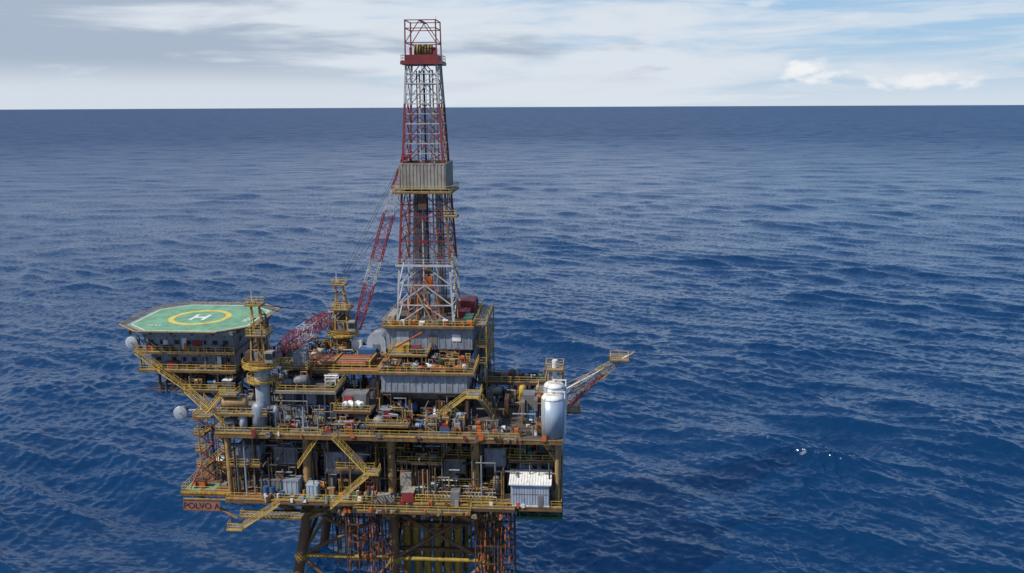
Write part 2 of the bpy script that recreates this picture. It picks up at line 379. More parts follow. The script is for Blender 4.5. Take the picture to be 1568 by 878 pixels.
for i in range(60):
    x=U(-44,-22); y=U(.3,2.4); c=RC(['white','yellow','orange','grey','blue','beige','brown','cladl','dark','must']); 
    if random.random()<.5: g.cyl((x,y,ZL+.04),(x,y,ZL+U(.5,1.1)),.25,c,10)
    else: g.bx(x-.4,x+.35,y-.3,y+.3,ZL+.04,ZL+U(.3,1.1),c)
for i in range(30):
    x=U(-30,0); z=ZL-U(.3,1.4); g.cyl((x,-2.4,z),(x,-1.9,z),U(.2,.42),RC(['orange','beige','brown','brown','dark','tan']),10)
g.done('process_equipment',plat)

# ---- left wing escape stair tower
g=G()
for (x,y) in((-58,6),(-53,6),(-58,10),(-53,10)): g.beam((x,y,ZL),(x,y,ZU+2),.18,'yellow')
zs=[21,24.2,27.4,30.6,33.8]
for i,(a,b) in enumerate(zip(zs,zs[1:])):
    x0,x1=(-57.2,-53.6) if i%2 else(-53.6,-57.2)
    g.stair((x1,7 if i%2 else 9,b),(x0,7 if i%2 else 9,a),1.); g.xbrace((-58,6),(-53,6),a,b,.1,RC(['red','brown'])); g.xbrace((-58,10),(-58,6),a,b,.1,'brown')
    g.deck(-58.8,-57,6,10,b,'grey','must',.25,'fl'); g.deck(-53.8,-52.2,6,10,b-.01,'grey','must',.25,'f')
g.cyl((-59,3,ZL),(-55.5,5,ZL+8),.1,'red',6); g.cyl((-59.4,4,ZL),(-57,5,ZL+5),.1,'orange',6)
tangle(g,-58,-52,6,10,ZL,ZU,30)
equip(g,-57.5,4.2,ZL+.06,2.4,1.5,1.6,2,'orange'); equip(g,-53,4.2,ZL+.06,2.,1.5,1.4,6,'must'); equip(g,-57.5,12,ZL+.06,3,2.5,2.5,2,'tan')
g.done('escape_stair_tower',plat)

# ---- upper deck equipment, left
g=G()
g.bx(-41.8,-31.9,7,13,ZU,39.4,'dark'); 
for x in np.arange(-41.8,-31.8,1.98): g.beam((x,6.4,ZU),(x,6.4,39.6),.22,'clad')
for z in(34.3,36.6,39.4): g.beam((-42,6.38,z),(-31.7,6.38,z),.24,'clad')
g.clad(-41.6,-37.8,6.5,8,ZU+.5,36.4,'clad',.6); g.clad(-37.4,-35.6,6.6,8,36.9,39.2,'clad',.6); g.bx(-35.4,-32.2,6.5,7,34.6,36.3,'blue'); g.bx(-33.4,-32.1,6.5,7,37,39,'brown')
g.clad(-41.4,-39.4,6.6,8,36.9,39.2,'grey',.6)
g.deck(-42.3,-31.5,5.,14,39.7,'deck','grey',.4,'flr')
fill(g,-42,-32,6,12,39.72,2.2,1,2.6,.9)
g.deck(-52,-43,1.2,8,36.6,'grey','must',.35,'fl')
for y in(2,7):
    for x in(-51.5,-47.2,-43.5): g.beam((x,y,ZU),(x,y,36.4),.22,'tan')
equip(g,-49.3,3.,36.65,4.6,3.4,2.6,0,'tan')
g.lathe((-44.6,2.2,ZU),[(1.3,0),(1.3,4.2),(1.0,4.9),(.1,5.3)],'clad',20); g.lathe((-47.6,2.1,ZU),[(.7,0),(.7,2.4),(.3,2.8)],'cladl',16)
g.lathe((-42.,3.4,ZU),[(.7,0),(.7,3.6),(.3,4.0)],'clad',14)
fill(g,-51.5,-42,1.4,4,ZU+.02,2.2,1,2.4,.8); fill(g,-51.5,-43,10,25,ZU+.02,2.6,3,7,.95)
fill(g,-41,-25,.8,5,ZU+.02,2.,.8,2.8,.9)
tangle(g,-51,-25,1,7,ZU,38.5,90)
for x in(-30.8,-27.6,-25): 
    for y in(3,8): g.beam((x,y,ZU),(x,y,39.6),.22,'brown')
g.deck(-31.2,-24.6,2.6,10,37.,'deck','brown',.4,'fl')
for i in range(5): g.sph((-29.4+i*.72,4.2+.5*(i%2),37.75),.62,'white')
g.bx(-30.4,-26,5.5,8.5,37.05,39.2,'grey'); g.bx(-30,-28.5,5.3,5.6,37.3,38.9,'red')
fill(g,-31,-25,3,9,ZU+.02,2.2,1.5,3.,.9)
g.deck(-42.5,-24.8,12,29,41.5,'deckor','must',.6,'fbl')
for x in(-42,-36,-30,-25.5):
    for y in(12.8,20,28): g.beam((x,y,ZU),(x,y,41),.4,'brown')
fill(g,-42,-25,13,22,ZU+.02,3.,3.5,7,.95)
for k in range(3):
    for i in range(15):
        y=14.2+i*.36; z=41.85+k*.3; x0=-40.5+U(-.6,.6); g.cyl((x0,y,z),(x0+U(12,14),y,z),.14,RC(['orange','deckor','brown','deckor','red','tan','brown']),7)
for x in(-40.8,-34,-27.2): g.bx(x-.12,x+.12,13.8,19.8,41.5,42.8,'yellow')
for i in range(12): equip(g,-41.4+i*1.4,21.5+U(-1,1),41.55,1.6,1.8,U(.8,2.2))
for i in range(12): equip(g,-41.4+i*1.4,26+U(-1,1),41.55,1.6,1.8,U(1,2.8))
g.bx(-31,-27.5,20.5,22.5,41.6,43.2,'blue'); g.bx(-33.2,-31.2,24,26,41.6,44,'white')
g.deck(-52.3,-42.7,16,24,41.5,'deck','must',.5,'fb'); fill(g,-52,-43,17,23,41.55,2.2,1,3,.9)
g.deck(-42.3,-37.5,8.6,11.8,43.,'deck','must',.3,'flr')
g.clad(-40.4,-38.,9.4,11.5,43.05,45.6,'clad',.7)
tangle(g,-52,-38,9,16,ZU,43,50)
g.done('utility_modules',plat)
# ---- right part of upper deck
g=G()
fill(g,-5,8.6,13,25.5,ZU+.02,2.5,1.8,4.6,.95); fill(g,-2,5,5.5,12,ZU+.02,2.6,.8,2.4,.5)
g.deck(-6,6,19.5,25.8,37.3,'deck','brown',.5,'flr')
for x in(-5.6,0,5.6):
    for y in(19.8,25.5): g.beam((x,y,ZU),(x,y,37),.3,'brown')
for i in range(8): equip(g,-5+i*1.4,22.5,37.32,1.4,2,U(.8,1.8),m=RC(['red','grey','clad','dgreen','must','brown']))
for x in(-4,-1,2,4.4): g.bx(x-.3,x+.4,10,13,ZU+.03,ZU+U(2.4,4.4),RC(['brown','dark','grey']))
g.bx(3.,4.9,8,8.3,34,35.8,'blue'); g.bx(2.,4.2,12,15,ZU+.02,37.4,'grey')
for i in range(40): x=U(-7,6); y=U(1,8); c=RC(['white','must','grey','brown','beige','orange','brown','dark']); g.bx(x-.35,x+.35,y-.3,y+.3,ZU+.02,ZU+U(.3,1.2),c)
tangle(g,-7,8,1,14,ZU,37.5,50)
g.done('deck_machinery',plat)

# ================================================================= HELIDECK
hd=group('helideck',(-61.5,19.5,49.6)); g=G()
hx,hy,hz=-61.6,19.5,49.6; A,B=12.,10.8; c1,c2=5.0,4.5
def octa(s,z): return [(hx+s*x,hy+s*y,z) for x,y in((-A+c1,-B),(A-c1,-B),(A,-B+c2),(A,B-c2),(A-c1,B),(-A+c1,B),(-A,B-c2),(-A,-B+c2))]
def prism(g,lo,hi,m):
    n=len(lo); g.add(lo+hi,[tuple(range(n))[::-1],tuple(range(n,2*n))]+[(i,(i+1)%n,n+(i+1)%n,n+i) for i in range(n)],m)
prism(g,octa(.985,hz-.35),octa(.985,hz),'green')
def ringstrip(P,Q,m):
    n=len(P); g.add(P+Q,[(i,(i+1)%n,n+(i+1)%n,n+i) for i in range(n)],m)
ringstrip(octa(.95,hz+.006),octa(.935,hz+.006),'mark')
def circ(r,z,n=48): return [(hx-.4+r*math.cos(2*math.pi*i/n),hy+r*math.sin(2*math.pi*i/n),z) for i in range(n)]
ringstrip(circ(5.9,hz+.010),circ(4.9,hz+.010),'markyel')
for dx in(-1.2,1.2): g.bx(hx-.4+dx-.3,hx-.4+dx+.3,hy-2.1,hy+2.1,hz+.004,hz+.014,'mark')
g.bx(hx-.4-.899,hx-.4+.899,hy-.35,hy+.35,hz+.004,hz+.0135,'mark')
o=octa(1.1,hz+.25); i_=octa(.99,hz-.12)
for k in range(8):
    a,b=Vector(o[k]),Vector(o[(k+1)%8]); c,d=Vector(i_[k]),Vector(i_[(k+1)%8])
    g.beam(a,b,.13,'yellow'); g.beam(c,d,.25,'beige')
    for f in(.2,.4,.6,.8): g.beam(a*f+c*(1-f),b*f+d*(1-f),.05,'beige')
    n=14
    for j in range(n): g.beam(c+(d-c)*j/n,a+(b-a)*j/n,.07,'beige')
g.done('landing_deck',hd)
g=G()
for y in np.arange(hy-9,hy+9.1,3): g.bx(hx-10.2,hx+10.2,y-.12,y+.12,hz-1.1,hz-.352,'clad')
for x in np.arange(hx-10,hx+10.1,4): g.bx(x-.1,x+.1,hy-9.6,hy+9.6,hz-1.05,hz-.36,'brown')
for x in(-70,-64,-58,-52.8):
    for y in(12,20,29): g.cyl((x,y,47.6),(x,y,hz-1.0),.2,'clad',8)
for x in(-72.5,): 
    for y in(13,19,26): g.cyl((-70.2,y,45),(x,y,hz-1),.18,'clad',8)
for y in(14,22,28): g.cyl((-52.4,y,45.5),(-50.6,y,hz-1),.18,'clad',8)
g.done('support_beams',hd)
for txt,sz,loc,rz in(('POLVO',1.7,(-51.4,16.6,hz+.012),math.pi/2),('15,4 t',1.2,(-69.6,12.6,hz+.012),0)):
    cu=bpy.data.curves.new('t','FONT'); cu.body=txt; cu.size=sz; cu.extrude=.002; cu.materials.append(MATS['mark'])
    t=bpy.data.objects.new('deck_lettering',cu); sc.collection.objects.link(t); t.parent=hd
    a=hd['a']; t.location=(loc[0]-a[0],loc[1]-a[1],loc[2]-a[2]); t.rotation_euler=(0,0,rz)

# ================================================================= ACCOMMODATION
ac=group('accommodation_block',(-61,21,41.6)); g=G()
g.clad(-70,-52.6,12.2,30,45.1,48.3,'clad',1.2); g.clad(-69,-52.6,12.6,30,41.6,44.7,'clad',1.2)
for z,x0 in((46.6,-69),(43.2,-68)):
    x=x0
    while x<-54: 
        g.bx(x,x+.9,12.03 if z>45 else 12.43,12.13 if z>45 else 12.53,z-.4,z+.4,'glass'); g.bx(x-.08,x+.98,12.08 if z>45 else 12.48,12.115 if z>45 else 12.515,z-.5,z+.5,'beige'); x+=U(1.8,3.2)
for x,z in((-62.6,45.3),(-56,41.8)): g.bx(x,x+1,12.05,12.1,z,z+2.1,'white'); 
for y in(15,19,23,27): g.bx(-52.5,-52.4,y,y+.9,46.2,47,'glass'); g.bx(-52.5,-52.4,y,y+.9,42.8,43.6,'glass')
g.bx(-60.6,-58.6,12,12.1,46,47,'red'); g.bx(-66.2,-65.2,12,12.1,46,47,'white')
g.deck(-71.2,-52.,10.6,12,45.,'grey','must',.3,'fl'); g.deck(-70.6,-52.,10.6,12.3,41.5,'grey','must',.4,'flr')
for i in range(26): x=U(-70,-54); z=RC([45.05,41.55]); c=RC(['white','orange','must','grey','red','brown','dark']); g.bx(x,x+U(.4,1.1),11.5,11.9,z,z+U(.5,1.6),c)
tangle(g,-71,-53,10.8,12,41.5,48,26)
g.done('living_quarters',ac)
g=G()
for x in(-68,-63.5,-59,-54.5): 
    for y in(13,21,29): g.beam((x,y,37.5),(x,y,41.4),.35,'brown')
for y in(13,21,29):
    g.beam((-68.5,y,37.6),(-52,y,37.6),.35,'brown'); 
    for a,b in zip((-68,-63.5,-59,-54.5),(-63.5,-59,-54.5,-50.5)): g.xbrace((a,y),(b,y),37.6,41.3,.16,RC(['brown','grey']))
    g.cyl((-63,y,37.4),(-52,y,33.6),.35,'brown',8); g.cyl((-58,y,37.4),(-52,y,30),.3,'brown',8)
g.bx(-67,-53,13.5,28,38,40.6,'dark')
for z,xx in((37.2,-70.5),(36.5,-69)):
    g.beam((xx,12.4,z),(-58,12.4,z),.2,'brown'); g.beam((xx,16,z),(-58,16,z),.2,'brown')
    for x in np.arange(xx,-58,1.3): g.beam((x,12.4,z-.02),(x,16,z-.02),.1,'brown')
g.deck(-62,-52,9.5,13,38.,'deck','brown',.4,'f')
fill(g,-61,-52.5,10,13,38.02,2.2,1.5,2.6,.9)
tangle(g,-68,-52,10,14,36.5,41.3,50)
g.done('support_frame',ac)
g=G()
g.stair((-66.4,10,41.5),(-61.5,10,38),1.1); g.stair((-61,9,38),(-55.8,6.5,34.8),1.1); g.stair((-56,4.5,38),(-51.6,4,ZU),1.1)
g.deck(-57.5,-54.6,4,8,34.8,'grey','must',.25,'fl'); g.stair((-51.4,3.,39.6),(-54.6,4.,36.),1.1); g.deck(-51.6,-48.6,2,4,39.8,'grey','must',.25,'fr')
g.stair((-70.6,9.9,45),(-66,9.9,41.6),1.)
g.done('access_stairs',ac)
def dish(name,c,r,post):
    e=group(name,c); g=G()
    g.lathe(c,[(r*math.sin(t)+.001,r*(1-math.cos(t))*.8) for t in np.linspace(0,1.45,9)],'white',20,'y')
    g.lathe((c[0],c[1]+.0,c[2]),[(r*1.02,r*.55),(r*1.05,r*.75),(r*.98,r*.8)],'cladl',20,'y')
    g.sph((c[0],c[1]+.3,c[2]),r*.78,'grey'); g.cyl(c,(c[0]+.1,c[1]-r*1.2,c[2]+.1),.07,'dark',6)
    g.cyl((c[0],c[1]+.4,c[2]),(post[0],post[1],post[2]),.18,'clad',8); g.cyl((c[0],c[1]+.4,c[2]-r),(post[0],post[1],post[2]-r),.14,'clad',8)
    g.done('reflector',e)
dish('satellite_dish',(-73.0,14,46.0),1.2,(-70,15,46.)); dish('satellite_dish',(-61.6,8,34.3),1.3,(-57.5,8,34.8))

# ================================================================= DRILLING MODULE
dm=group('drilling_module',(-16,20,38)); g=G()
X0,X1=-24.2,-7.8
for x in(X0+.3,-18.7,-13.2,X1-.3):
    for y in(9,17,30): g.beam((x,y,ZU),(x,y,38.9),.55,'brown')
for a,b in((X0+.3,-18.7),(-13.2,X1-.3)):
    g.xbrace((a,9),(b,9),ZU,38.8,.26,'brown'); g.xbrace((a,17),(b,17),ZU,38.8,.3,'dark')
g.xbrace((X1-.3,9),(X1-.3,17),ZU,38.8,.3,'brown'); g.xbrace((X1-.3,17),(X1-.3,30),ZU,38.8,.3,'brown')
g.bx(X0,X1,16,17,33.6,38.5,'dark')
for x in(-22.4,-9.6): g.bx(x-.5,x+.5,1,31,ZU+.03,ZU+1.0,'brown')
lo=[(-21.5,10,37.),(-11.8,10,37.),(-11.8,14,37.),(-21.5,14,37.)]; hi=[(-23.6,8.1,38.85),(-8.1,8.1,38.85),(-8.1,15,38.85),(-23.6,15,38.85)]
prism(g,lo,hi,'grey'); prism(g,[(-17.4,11,35.),(-15.4,11,35.),(-15.4,13,35.),(-17.4,13,35.)],[(-20,10.1,36.99),(-13,10.1,36.99),(-13,13.9,36.99),(-20,13.9,36.99)],'dark')
fill(g,-24,-8,1.5,8,ZU+.04,2.2,1.,3.6,.95); fill(g,-23,-9,8.5,15,ZU+.04,2.6,1.2,3,.9)
tangle(g,-24,-8,2,9,ZU,38.5,90,('brown','tan','must','grey','dark','yellow','clad'),(1,3))
g.deck(-25.,-17.6,.6,3,35.2,'deck','must',.25,'fl')
g.done('substructure',dm)
g=G()
g.clad(X0+.5,X1-.2,8,15.2,38.95,42.5,'clad',1.1)
g.deck(X0+.2,X1+1.2,7.2,16,42.8,'deck','must',.3,'flr')
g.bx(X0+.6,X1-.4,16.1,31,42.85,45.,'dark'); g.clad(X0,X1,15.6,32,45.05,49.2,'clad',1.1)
g.bx(X0+2,X0+4.4,15.42,15.5,46,48.4,'cladl'); g.bx(-11.6,-9.9,15.42,15.5,46.6,47.9,'white'); g.bx(-16,-14.4,15.42,15.5,45.4,47.8,'grey')
g.deck(X0-.5,X1+.4,14.6,32.6,49.6,'deck','must',.35,'fblr')
g.bx(X1+.01,X1+.2,18,31,39,45,'clad'); 
for z in(42.,45.4,49.61):
    g.deck(X1+.6,X1+2.6,16.5,32,z,'grey','must',.25,'fr')
for i,(a,b) in enumerate(((49.6,45.5),(45.4,42.),(42,38),(38,33.6))): g.stair((X1+1.6,18 if i%2 else 26,a),(X1+1.6,26 if i%2 else 18,b),1.)
for y in(16.5,24,32): g.beam((X1+2.6,y,ZU),(X1+2.6,y,49.5),.2,'yellow')
tangle(g,X1+.4,X1+2.6,17,32,ZU,49,30)
g.deck(-22.8,-15.6,10.4,15.2,45.2,'grey','must',.25,'flr')
for x in(-22.6,-19.2,-15.8): g.beam((x,10.6,42.8),(x,10.6,45.),.16,'yellow')
g.bx(-21.8,-19.2,12,14,45.25,46.6,'yellow'); g.bx(-19,-17.2,12,14,45.25,46.2,'red'); g.cyl((-18.8,11.5,45.9),(-16.4,11.5,45.9),.5,'dark',10); g.beam((-21.5,11,46.5),(-17,14,48.6),.25,'orange')
for i in range(12):
    equip(g,-22.8+i*1.3,9.+U(-.3,.5),42.83,1.3,1.6,U(.8,1.8),m=RC(['orange','tan','brown','red','grey','must','white','brown']))
for i in range(7): equip(g,-14.6+i*1.,12.5,42.83,1.2,1.6,U(1.3,2.7),m=RC(['orange','tan','brown','red','brown','must']))
for i in range(9): z=43.1+.2*(i//3); y=8.3+.3*(i%3); g.cyl((-14.6,y,z),(-8.6,y,z),.11,RC(['orange','red','deckor']),7)
tangle(g,-23,-8.5,8,15,42.8,45.2,40,('orange','brown','tan','must','red','grey'),(1,4))
g.bx(-11.6,-8.4,26,31,49.66,52.,'red'); g.bx(-11.4,-9,21,25,49.66,51.,'red'); g.bx(-9.4,-7.8,16,20,49.66,51.,'dgreen'); g.bx(-24,-22.6,16,22,49.66,51.2,'beige')
for i in range(22): x=U(-23.5,-8.5); c=RC(['yellow','orange','red','grey','white','brown','tan','brown']); g.bx(x,x+U(.4,1.2),14.9,15.6,49.66,49.66+U(.3,1.3),c)
for i in range(20): x=U(-23.5,-8.5); y=U(25.5,31); c=RC(['must','orange','grey','grey','brown']); g.bx(x,x+U(.5,1.6),y,y+1,49.66,49.66+U(.8,2.6),c)
g.done('drill_floor',dm)

# ================================================================= DERRICK
dr=group('drilling_derrick',(-16.6,22,49.6)); g=G()
dx,dy=-16.6,21.; ZB,ZT=49.7,97.6
def hw(z): return 5.35+(2.75-5.35)*(z-ZB)/(ZT-ZB)
lev=[ZB,53.4,57.2,61.]+list(np.linspace(61,74.5,4)[1:])+[76.9,79.8]+list(np.linspace(79.8,ZT,6)[1:])
def dcol(z,kind):
    if z<60.9: return 'derwhite' 
    if z<74.4: return 'derred' if kind else RC(['legbr','derred'])
    if z<79.5: return 'brown'
    if z<88.2: return 'derred' if kind else 'derwhite'
    return 'derwhite'
for a,b in zip(lev,lev[1:]):
    wa,wb=hw(a),hw(b); P=[(-1,-1),(1,-1),(1,1),(-1,1)]
    for i in range(4):
        p,q=P[i],P[(i+1)%4]
        A0=(dx+p[0]*wa,dy+p[1]*wa,a);A1=(dx+q[0]*wa,dy+q[1]*wa,a);B0=(dx+p[0]*wb,dy+p[1]*wb,b);B1=(dx+q[0]*wb,dy+q[1]*wb,b)
        g.beam(A0,B0,.36,'derwhite' if a<61 else ('legbr' if i%2 else 'derred') if a<74.4 else 'derwhite' if a>88 else 'derred')
        g.beam(B0,B1,.2,dcol(a,0)); M=((B0[0]+B1[0])/2,(B0[1]+B1[1])/2,b)
        if a<61:
            g.beam(A0,M,.2,dcol(a,1)); g.beam(A1,M,.2,dcol(a,1))
        else:
            g.beam(A0,M,.17,dcol(a,1)); g.beam(A1,M,.17,dcol(a,1))
            h0=Vector(A0).lerp(Vector(B0),.5); h1=Vector(A1).lerp(Vector(B1),.5); g.beam(h0,h1,.12,dcol(a,0))
            g.beam(h0,Vector(A0).lerp(Vector(A1),.5),.1,dcol(a,1)); g.beam(h1,Vector(A0).lerp(Vector(A1),.5),.1,dcol(a,1))
g.done('lattice_frame',dr)
g=G()
for x,y,r,m in((0,0,.16,'dark'),(-1.1,.6,.16,'derwhite'),(1.1,.6,.16,'derwhite'),(-2.,2.0,.12,'brown'),(2.1,-1.6,.14,'tan'),(2.5,1,.1,'must')):
    g.cyl((dx+x,dy+y,ZB),(dx+x*.85,dy+y*.85,96.5),r,m,8)
for i in range(22): x=-3.9+.15*i; g.cyl((dx+x,dy+2.4+.3*(i%3),ZB),(dx+x*.8+.3,dy+2.2,76.2),.06,RC(['dark','brown','brown','legbr']),5)
for i in range(10): x=1.6+.17*i; g.cyl((dx+x,dy+2.4+.3*(i%3),ZB),(dx+x*.8,dy+2.2,76.2),.06,RC(['dark','brown','legbr']),5)
g.bx(dx-.7,dx+.7,dy-.6,dy+.6,55.5,58,'orange'); g.cyl((dx-.7,dy,59.4),(dx+.7,dy,59.4),.9,'must',14); g.bx(dx-1.2,dx+1.2,dy-.4,dy+.5,54.5,55.4,'grey')
for x in(-.5,-.2,.2,.5): g.cyl((dx+x,dy-.2,60),(dx+x*.8,dy-.2,99.8),.04,'dark',5)
for x,z in((-3.6,49.7),(3,49.7),(-1.8,49.7)): g.cyl((dx+x,dy-5.2,z),(dx+x*.6,dy-4.8,58),.12,'orange',6)
g.cyl((dx+1.6,dy-5.5,50),(dx-2.4,dy-5.,57.4),.16,'tan',8); g.cyl((dx+2.6,dy-5.5,50),(dx-.6,dy-5.2,56),.14,'orange',8)
for s in(-.25,.25): g.beam((dx+hw(ZB)+.25,dy-1+s,ZB),(dx+hw(ZT)+.25,dy-1+s,ZT),.08,'rail')
for k in range(90):
    z=ZB+k*.53; g.beam((dx+hw(z)+.25,dy-1.25,z),(dx+hw(z)+.25,dy-.75,z),.05,'rail')
g.done('travelling_gear',dr)
g=G()
w=hw(77)+.32
for (x0,x1,y0,y1) in((dx-w,dx+w,dy-w-.12,dy-w),(dx-w,dx+w,dy+w,dy+w+.12),(dx-w-.12,dx-w,dy-w,dy+w),(dx+w,dx+w+.12,dy-w,dy+w)):
    g.clad(x0,x1,y0,y1,75.2,79.7,'beige',.6,'beige')
g.deck(dx-w-1.3,dx+w+1.1,dy-w-1.1,dy+w+1.1,74.6,'grey','must',.25,'fblr')
g.deck(dx+3.9,dx+6.2,dy-5,dy-2.6,70.2,'grey','must',.25,'flr')
g.deck(dx-hw(61)-.5,dx+hw(61)+.5,dy-hw(61)-.6,dy-hw(61)-.1,61.,'derwhite','derwhite',.2,'f',rm='derwhite')
g.bx(dx-1.,dx+.6,dy-w-.3,dy-w-.15,71.4,73.6,'brown')
g.done('monkeyboard',dr)
g=G()
zc=97.9
g.deck(dx-3.5,dx+3.5,dy-3.5,dy+3.5,zc,'brown','derred',.5,'fblr',rm='derred')
g.bx(dx-2.9,dx+2.9,dy-2.9,dy+2.9,zc+.05,zc+1.2,'derred')
for i in range(7): g.cyl((dx-1.6+i*.5,dy,zc+2.),(dx-1.35+i*.5,dy,zc+2.),1.2,'olive' if i%2 else 'must',16)
g.bx(dx-2.4,dx-1.8,dy-1,dy+1,zc+1.2,zc+2.6,'derred'); g.bx(dx+1.8,dx+2.4,dy-1,dy+1,zc+1.2,zc+2.6,'derred')
for sx in(-1,1):
    for sy in(-1,1):
        g.beam((dx+sx*2.85,dy+sy*2.85,zc),(dx+sx*2.75,dy+sy*2.75,105.2),.22,'derred')
        g.beam((dx+sx*2.8,dy+sy*2.8,101.2),(dx+sx*.2,dy+sy*2.8,105),.14,'derred')
    for z in(105.1,103.7,101.2): g.beam((dx-2.8,dy+sx*2.8,z),(dx+2.8,dy+sx*2.8,z),.15,'derred'); g.beam((dx+sx*2.8,dy-2.8,z),(dx+sx*2.8,dy+2.8,z),.15,'derred')
g.beam((dx,dy-2.8,105),(dx,dy+2.8,105),.3,'derred'); g.bx(dx-1.6,dx-1.3,dy-2.6,dy-2.4,99,101,'white')
g.cyl((dx+2.4,dy,105),(dx+2.4,dy,106),.05,'white',5)
g.done('crown_block',dr)

# ================================================================= CRANES
def crane(name,c,zbase,boomtip,ped,m,hts,boomw,n,foot,aframe):
    e=group(name,(c[0],c[1],zbase)); x,y=c; zp,zt=hts
    g=G(); g.cyl((x,y,zbase),(x,y,zp),ped,m,20); g.cyl((x,y,zp-.5),(x,y,zp),ped*1.2,'must',20)
    n2=14
    for rr,z in((ped+2.0,zp-.2),(ped+1.3,zp-3.)):
        P=[(x+rr*math.cos(2*math.pi*i/n2),y+rr*math.sin(2*math.pi*i/n2),z) for i in range(n2)]
        prism(g,[(a,b,c_-.2) for a,b,c_ in P],P,'yellow'); g.rail(P,closed=True,step=1.2)
        for a,b,c_ in P[::2]: g.beam((a,b,c_-.1),(x+(a-x)*.35,y+(b-y)*.35,c_-1.3),.1,'yellow')
    g.done('pedestal',e)
    g=G(); zp+=.05
    g.bx(x-1.6,x+1.6,y-1.6,y+1.8,zp,zp+.8,'must'); g.bx(x-1.3,x+1.3,y-.9,y+2.6,zp+.8,zp+2.4,'grey')
    g.bx(x+1.5,x+2.9,y-1.9,y-.2,zp+.6,zp+2.7,'beige'); g.bx(x+1.6,x+2.8,y-1.96,y-1.88,zp+1.3,zp+2.4,'glass'); g.bx(x+2.88,x+2.94,y-1.7,y-.4,zp+1.3,zp+2.4,'glass')
    g.bx(x-2.6,x-1.4,y-.8,y+1.6,zp+.7,zp+2.2,'brown'); g.cyl((x-1,y+.3,zp+3.),(x+1,y+.3,zp+3.),.55,'brown',12)
    for sx in(-1,1):
        g.beam((x+sx*1.3,y-1.2,zp+.8),(x+sx*.7-.5,y+.2,zt),.2,'yellow'); g.beam((x+sx*1.3,y+2.3,zp+.8),(x+sx*.7-.5,y+.4,zt),.2,'yellow')
        for f in(.3,.55,.8): g.beam((x+sx*(1.3-.6*f)-.5*f,y-1.2+1.4*f,zp+.8+(zt-zp-.8)*f),(x+sx*(1.3-.6*f)-.5*f,y+2.3-1.9*f,zp+.8+(zt-zp-.8)*f),.1,'yellow')
    for f in(.2,.4,.6,.8): 
        z=zp+.8+(zt-zp-.8)*f; g.beam((x-1.3,y-1.2+1.4*f,z),(x+.9,y-1.2+1.4*f,z),.12,'yellow')
        if f<.7: g.beam((x-1.3,y-1.2+1.4*f,z),(x+.8,y-1.2+1.4*(f+.2),z+(zt-zp-.8)*.2),.1,'yellow')
    g.deck(x-1.8,x+.9,y-.8,y+1.2,zt,'grey','must',.15,'fblr'); g.cyl((x-.9,y,zt),(x-.9,y,zt+2.6),.06,'white',5); g.bx(x-1,x-.2,y-.3,y+.3,zt,zt+.7,'tan')
    g.deck(x-1.9,x+1.7,y-1.4,y+2.4,zp+(zt-zp)*.5,'grey','must',.15,'fblr')
    tangle(g,x-1.4,x+1.4,y-1.4,y+1.8,zp+.8,zt-1,26,('yellow','brown','must','dark'),(1,2))
    g.done('crane_house',e)
    g=G(); g.boom(foot,boomtip,*boomw,n,['red','red','derwhite'],3,.18)
    t=Vector(boomtip)
    for s in(-.35,.35):
        g.cyl((x-.5+s,y,zt),(t.x+s*.5,t.y,t.z),.035,'dark',4); g.cyl((x-.5+s,y,zt),(t.x*.6+foot[0]*.4+s,t.y*.6+foot[1]*.4,t.z*.6+foot[2]*.4+.8),.035,'dark',4)
    g.cyl((t.x-.6,t.y,t.z),(t.x+.6,t.y,t.z),.5,'red',12)
    g.done('boom',e)
crane('pedestal_crane',(-35.2,25.5),41.5,(-21.4,25.,80.6),1.15,'must',(45.3,55.2),(1.2,1.9,.8),22,(-32.2,25.2,46.3),0)
crane('pedestal_crane',(-45.4,6.5),ZU,(-39.2,33.,47.6),1.3,'cladl',(44.4,55.4),(1.4,2.3,1.0),17,(-42.,8.,46.8),0)

